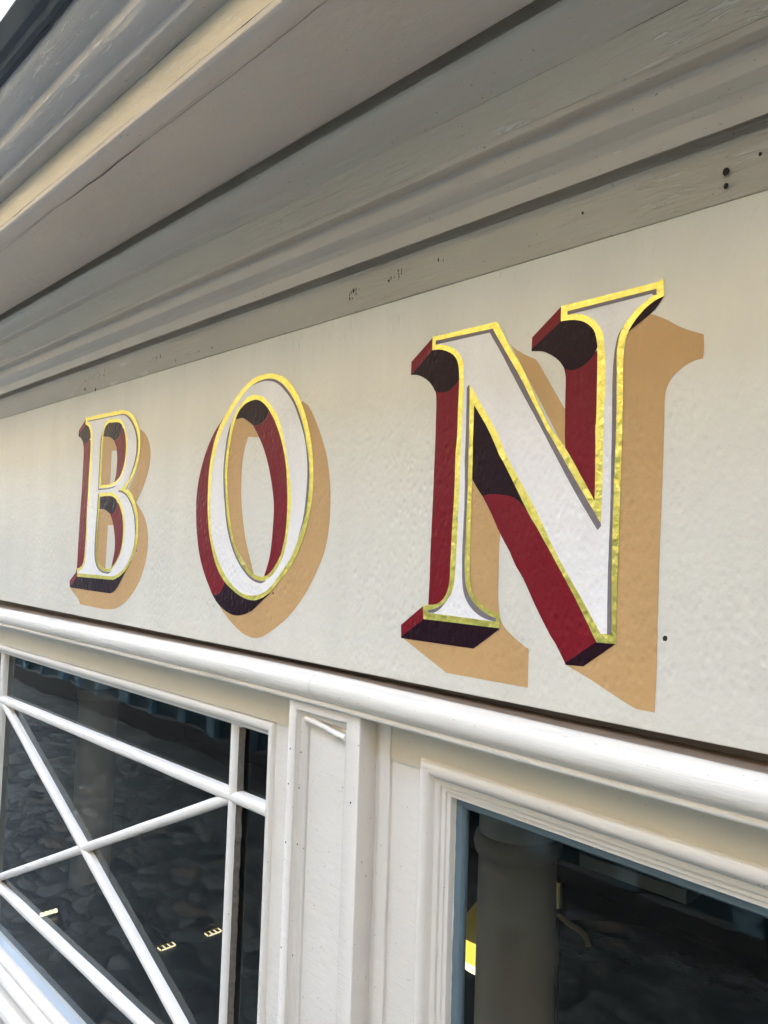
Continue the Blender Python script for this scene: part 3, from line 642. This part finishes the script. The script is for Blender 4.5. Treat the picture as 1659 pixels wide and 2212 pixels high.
# crumbling putty line along the right of the upright bar
V, F = [], []
for i in range(121):
    z = -.42 - 1.0*i/120
    w = .0035 + .0035*noise.noise(Vector((z*31, 2, 2))) + .002*noise.noise(Vector((z*90, 2, 2)))
    w = max(.0006, w)
    V += [W(xr + .0143, 1.030 + w*.2, z), W(xr + .0143 + max(.0008, w), 1.0455, z)]
F = [(2*i, 2*i+1, 2*i+3, 2*i+2) for i in range(120)]
mesh_obj('putty', V, F, M['seam'], lw)
V = [W(a, 1.0462, c) for a, c in ((LW[0], LW[2]-.05), (LW[1], LW[2]-.02), (LW[1], LW[3]+.005), (LW[0], LW[3]+.005))]
mesh_obj('glass_pane', V, [(0,1,2,3)], M['glass'], lw)
V, F = [], []
for i in range(21):
    x = LW[0] + (LW[1]-LW[0])*i/20; s = dz(x)
    V += [W(x, 1.0455, LW[2]+s+.002), W(x, 1.019, LW[2]+s+.0012)]
F = [(2*i, 2*i+1, 2*i+3, 2*i+2) for i in range(20)]
mesh_obj('inner_ledge', V, F, M['paleblue'], lw)
run('sill', [(1.0095, -1.475), (.992, -1.478), (.984, -1.483), (.978, -1.495), (.980, -1.507), (.9875, -1.511), (.988, -1.545), (.976, -1.549), (.965, -1.556), (.961, -1.572), (.965, -1.59), (.985, -1.60), (1.0095, -1.602)],
    M['frame'], lw, -3.284, -1.2565, .003, 1.0, .0008, .02)

# ------------------------------------------------------------------ plate window (right)
rw = thing('plate_window', 'dark single-pane window with slate-blue inner frame, right of the pilaster', 'window', W(-.1, 1.04, -1.45))
ring('frame', RW, [(0, 1.05), (0, 1.027), (.002, 1.023), (.0085, 1.022), (.0100, 1.019), (.0150, 1.018), (.0175, 1.0185), (.0190, 1.014), (.0245, 1.0115), (.0285, 1.0125), (.031, 1.009), (.034, 1.003), (.042, .9985), (.050, .9985), (.0545, 1.0015), (.0585, 1.007), (.0585, 1.012)], M['frame'], rw, 1.0)
ring('inner_frame', (RW[0]+.0165, RW[1]-.0165, RW[2]+.02, RW[3]-.0175), [(0, 1.052), (0, 1.042), (.004, 1.037), (.0165, 1.036), (.0178, 1.036)], M['blue'], rw, 1.0, .001)
V = [W(a, 1.0462, c) for a, c in ((RW[0], RW[2]-.05), (RW[1], RW[2]-.05), (RW[1], RW[3]), (RW[0], RW[3]))]
mesh_obj('glass_pane', V, [(0,1,2,3)], M['glass'], rw)

V, F = [], []
for i in range(161):
    z = RW[3] + .003 - 1.02*i/160
    q = .0012 + .0016*noise.noise(Vector((z*55, 4, 4))) + .0014*noise.noise(Vector((z*17, 8, 4)))
    V += [W(RW[0] - .001, 1.0315, z), W(RW[0] + max(.0002, q), 1.0352, z)]
F = [(2*i, 2*i+1, 2*i+3, 2*i+2) for i in range(160)]
mesh_obj('ragged_paint_edge', V, F, M['frame'], rw)
# ------------------------------------------------------------------ inside the shop
ZF = -H/S
room = thing('shop_room', 'dark shop interior of bare walls seen through the window glass', 'room', W(-1.2, 4, ZF))
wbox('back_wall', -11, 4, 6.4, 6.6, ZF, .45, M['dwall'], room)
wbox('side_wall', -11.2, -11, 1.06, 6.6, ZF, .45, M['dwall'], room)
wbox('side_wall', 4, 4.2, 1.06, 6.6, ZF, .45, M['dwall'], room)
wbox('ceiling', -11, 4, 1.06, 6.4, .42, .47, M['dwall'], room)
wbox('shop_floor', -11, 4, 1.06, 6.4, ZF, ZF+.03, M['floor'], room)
wbox('picture_rail', -11, 4, 6.36, 6.399, -1.9, -1.8, M['wood'], room)
def column(label, X, y, rad):
    c = W(X, y, ZF); t = thing('interior_column', label, 'column', c, 'columns inside the shop')
    h = H + .40*S
    zr = H - .44*y*S
    mesh_obj('shaft', *lathe([(rad*1.08, .03), (rad*1.02, .9), (rad, 1.4), (rad*.98, h)], c, 56), M['column'], t, True, 60)
    mesh_obj('neck_ring', *lathe([(rad*.99, zr - .02), (rad*1.08, zr - .014), (rad*1.13, zr), (rad*1.08, zr + .014), (rad*.99, zr + .02)], c, 56), M['column'], t, True, 80)
    return t
column('plaster column behind the plain dark window pane', -.713*1.62, 1.62, .068)
column('plaster column behind the crossed glazing bars', -2.215*1.62, 1.62, .062)
sh = tag(wbox('display_shelf', -3.28, -1.30, 1.062, 1.95, -1.50, -1.47, M['shelf'], None), 'black display shelf behind the lattice window', 'shelf')
def lamp_cells(label, X, y, pill):
    c = W(X, y, -1.47)
    t = thing('shelf_lamp', label, 'lamp', c, 'small lit lamps on the window shelf')
    if pill:
        for k in range(4):
            cy = c.y - .018 + .012*k
            V, F = box(c.x - .004, c.x + .004, cy - .0045, cy + .0045, c.z + .006, c.z + .014)
            mesh_obj('lit_cell', V, F, M['glow_w'], t)
        mesh_obj('housing', *box(c.x - .006, c.x + .006, c.y - .025, c.y + .025, c.z, c.z + .0055), M['steel'], t)
    else:
        b, w, d, h = .0013, .0095, .022, .0042
        mesh_obj('lit_rim', *box(c.x + w - b, c.x + w, c.y - d + .004, c.y + d - .004, c.z, c.z + h*.7), M['glow_s'], t)
        mesh_obj('back_rim', *box(c.x - w, c.x - w + b, c.y - d, c.y + d, c.z, c.z + h), M['brass'], t)
        for q in (-1, -.33, .33, 1):
            mesh_obj('divider', *box(c.x - w + b, c.x + w - b, c.y + q*(d - b) - b/2, c.y + q*(d - b) + b/2, c.z, c.z + h*.8), M['glow_s'], t)
        mesh_obj('tray_base', *box(c.x - w + b, c.x + w - b, c.y - d + b*2, c.y + d - b*2, c.z, c.z + .001), M['steel'], t)
    return t
lamp_cells('lit lamp tray with two dividers, left of a matching one and nearer the diagonal bar', -1.757*1.476, 1.476, False)
lamp_cells('lit lamp tray with two dividers, close beside the upright glazing bar', -1.551*1.66, 1.66, False)
lamp_cells('row of four white lit cells at the lower left of the lattice window', -2.495*1.242, 1.242, True)
# pendant lamp with a yellow shade
c = W(-.757*2.2, 2.2, -.626*2.2)
t = thing('pendant_lamp', 'lit yellow pendant lamp half hidden behind the column', 'lamp', c)
mesh_obj('shade', *lathe([(.02, .125), (.04, .12), (.082, .062), (.085, .058), (.08, .058)], c, 40), M['shade'], t, True, 50)
mesh_obj('lit_skirt', *lathe([(.0855, .057), (.092, .012), (.088, .010), (.082, .05)], c, 40), M['glow_y'], t, True, 50)
mesh_obj('diffuser', *lathe([(.084, .004), (.088, -.004), (.078, -.016), (.05, -.022)], c, 40), M['glow_w'], t, True, 50)
mesh_obj('cord', *lathe([(.003, .12), (.003, .42*S + .626*2.2*S)], c, 8), M['steel'], t)
# brass lamp stand by the column
b = W(-.6385*2.0, 2.0, ZF)
t = thing('brass_stand', 'slim brass lamp stand with a curved arm beside the column', 'lamp stand', b)
top = W(-.6385*2.0, 2.0, -.475*2.0); low = W(-.6385*2.0, 2.0, -.512*2.0)
mesh_obj('tip', *tube([low, top], .0075, 10), M['brass'], t, True)
mesh_obj('stem', *tube([b + Vector((0, 0, .02)), low], .005, 8), M['steel'], t, True)
mesh_obj('foot', *lathe([(.09, 0.021), (.09, .03), (.02, .05)], b, 24), M['steel'], t, True)
arm = [W(-.6385*2.0, 2.0, -.522*2.0), W(-.622*2.0, 2.0, -.528*2.0), W(-.604*2.0, 2.0, -.531*2.0), W(-.592*2.0, 2.0, -.536*2.0), W(-.587*2.0, 2.0, -.548*2.0)]
mesh_obj('arm', *tube(arm, .006, 10), M['oldbrass'], t, True)
c = W(-1.62, 3.1, ZF)
t = thing('round_table', 'dark round pedestal table deep inside, behind the plain window pane', 'table', c)
mesh_obj('tabletop', *lathe([(.30, .86), (.42, .865), (.43, .88), (.42, .895), (.0, .895)][:4] + [(.01, .896)], c, 48), M['tabletop'], t, True, 50)
mesh_obj('pedestal', *lathe([(.22, .022), (.2, .04), (.04, .08), (.035, .86)], c, 24), M['steel'], t, True, 50)
tag(wbox('wall_shelf', -.605*3.2, -.448*3.2, 3.2, 3.45, -.442*3.2, -.425*3.2, M['wood'], None), 'pale shelf board deep inside, behind the plain window pane', 'shelf')

# ------------------------------------------------------------------ roof, street and the building opposite
roofV = [W(-70, .47, .995), W(30, .47, .995), W(30, 6.6, 12.3), W(-70, 6.6, 12.3), W(-70, 6.7, -3.07), W(30, 6.7, -3.07)]  # unseen; ridge raised and lengthened to shade the street and lower facade opposite
tag(mesh_obj('sun_block_roof', roofV, [(0,1,2,3), (2,3,4,5)], M['slate'], None), 'unseen slate roof behind the cornice, raised to keep sun off the lane', 'roof')
g = mesh_obj('street', [(-40, -40, 0), (40, -40, 0), (40, 40, 0), (-40, 40, 0)], [(0,1,2,3)], M['cob'], None); tag(g, None, None, None, 'structure')
opp = thing('opposite_building', 'ochre rendered house with a dark teal shopfront across the lane', 'building', (-2, -3.6, 0))
YO = -3.6
mesh_obj('wall', *box(-34, 16, YO - 4, YO, 2.75, 6.2), M['ochre'], opp)
mesh_obj('shopfront', *box(-34, 16, YO - 4, YO - .02, 0.0, 2.74), M['teal'], opp)
mesh_obj('plinth', *box(-34, 16, YO - .02, YO + .06, .004, .22), M['stone'], opp)
mesh_obj('fascia_band', *box(-34, 16, YO - .02, YO + .10, 2.35, 2.74), M['tealp'], opp)
mesh_obj('roof', [(-34, YO + .15, 6.2), (16, YO + .15, 6.2), (16, YO - 2, 6.9), (-34, YO - 2, 6.9), (-34, YO - 4, 6.2), (16, YO - 4, 6.2)], [(0,1,2,3), (3,2,5,4)], M['slate'], opp)
x = -14.9
while x < 8.6:
    mesh_obj('shop_pilaster', *box(x, x + .16, YO - .02, YO + .05, .222, 2.348), M['tealp'], opp)
    mesh_obj('shop_window', *box(x + .22, x + .60, YO - .02, YO + .012, .45, 2.2), M['dglass'], opp)
    x += .66
x = -15
while x < 8:
    f = mesh_obj('upper_window', *box(x, x + .9, YO, YO + .04, 3.1, 4.3), M['wood'], opp)
    mesh_obj('pane', *box(x + .07, x + .83, YO + .041, YO + .045, 3.17, 4.23), M['dglass'], f)
    x += 2.2

end = thing('sky_block_house', 'added brown house, out of view, blocking sky from the right', 'house', (7, -1.5, 0))
mesh_obj('wall', *box(4.6, 9, -3.4, -.15, 0.0, 6.0), M['brown'], end)  # added out of view to cut sky light and darken right-facing sides
mesh_obj('roof', [(4.5, -3.4, 6.0), (9.1, -3.4, 6.0), (9.1, -1.7, 7.4), (4.5, -1.7, 7.4), (4.5, -.1, 6.0), (9.1, -.1, 6.0)], [(0,1,2,3), (3,2,5,4)], M['slate'], end)
for yy in (-2.9, -1.5):
    f = mesh_obj('window', *box(4.56, 4.6, yy, yy + .8, 1.0, 2.3), M['wood'], end)
    mesh_obj('pane', *box(4.55, 4.555, yy + .07, yy + .73, 1.07, 2.23), M['dglass'], f)

# ------------------------------------------------------------------ light
w = bpy.data.worlds.new('World'); bpy.context.scene.world = w; w.use_nodes = True
nt = w.node_tree; nt.nodes.clear()
sky = nt.nodes.new('ShaderNodeTexSky'); sky.sky_type = 'NISHITA'; sky.sun_disc = False
SE, SA = math.radians(40), math.radians(-18)
sky.sun_elevation = SE; sky.sun_rotation = SA
sky.air_density = 1.0; sky.dust_density = 4.0; sky.ozone_density = 1.0
bg = nt.nodes.new('ShaderNodeBackground'); bg.inputs['Strength'].default_value = .15
wo = nt.nodes.new('ShaderNodeOutputWorld')
hs = nt.nodes.new('ShaderNodeHueSaturation'); hs.inputs['Saturation'].default_value = .70     # thin high cloud
nt.links.new(sky.outputs[0], hs.inputs['Color']); nt.links.new(hs.outputs[0], bg.inputs[0]); nt.links.new(bg.outputs[0], wo.inputs[0])
sl = bpy.data.lights.new('sun', 'SUN'); sl.energy = .5; sl.angle = math.radians(12); sl.color = (1, .95, .87)
so = bpy.data.objects.new('sun', sl); C.objects.link(so)
d = Vector((math.sin(SA)*math.cos(SE), math.cos(SA)*math.cos(SE), math.sin(SE)))   # towards the sun
so.rotation_euler = d.to_track_quat('Z', 'Y').to_euler(); so.location = (-2, 6, 12)

# ------------------------------------------------------------------ camera (phone held up to the sign)
cam = bpy.data.cameras.new('camera'); cam.sensor_fit = 'HORIZONTAL'; cam.sensor_width = 36; cam.lens = 36
cam.clip_start = .02; cam.clip_end = 500
co = bpy.data.objects.new('camera', cam); C.objects.link(co)
R = Matrix(((0.696188, 0.717105, 0.032912), (0.014211, -0.059606, 0.998121), (0.717719, -0.694412, -0.051688)))
co.matrix_world = Matrix.Translation(W(0, 0, 0)) @ R.transposed().to_4x4()
sc = bpy.context.scene
sc.camera = co
sc.view_settings.view_transform = 'Standard'; sc.view_settings.look = 'None'
sc.view_settings.exposure = EXPO; sc.view_settings.gamma = 1
sc.render.engine = 'CYCLES'
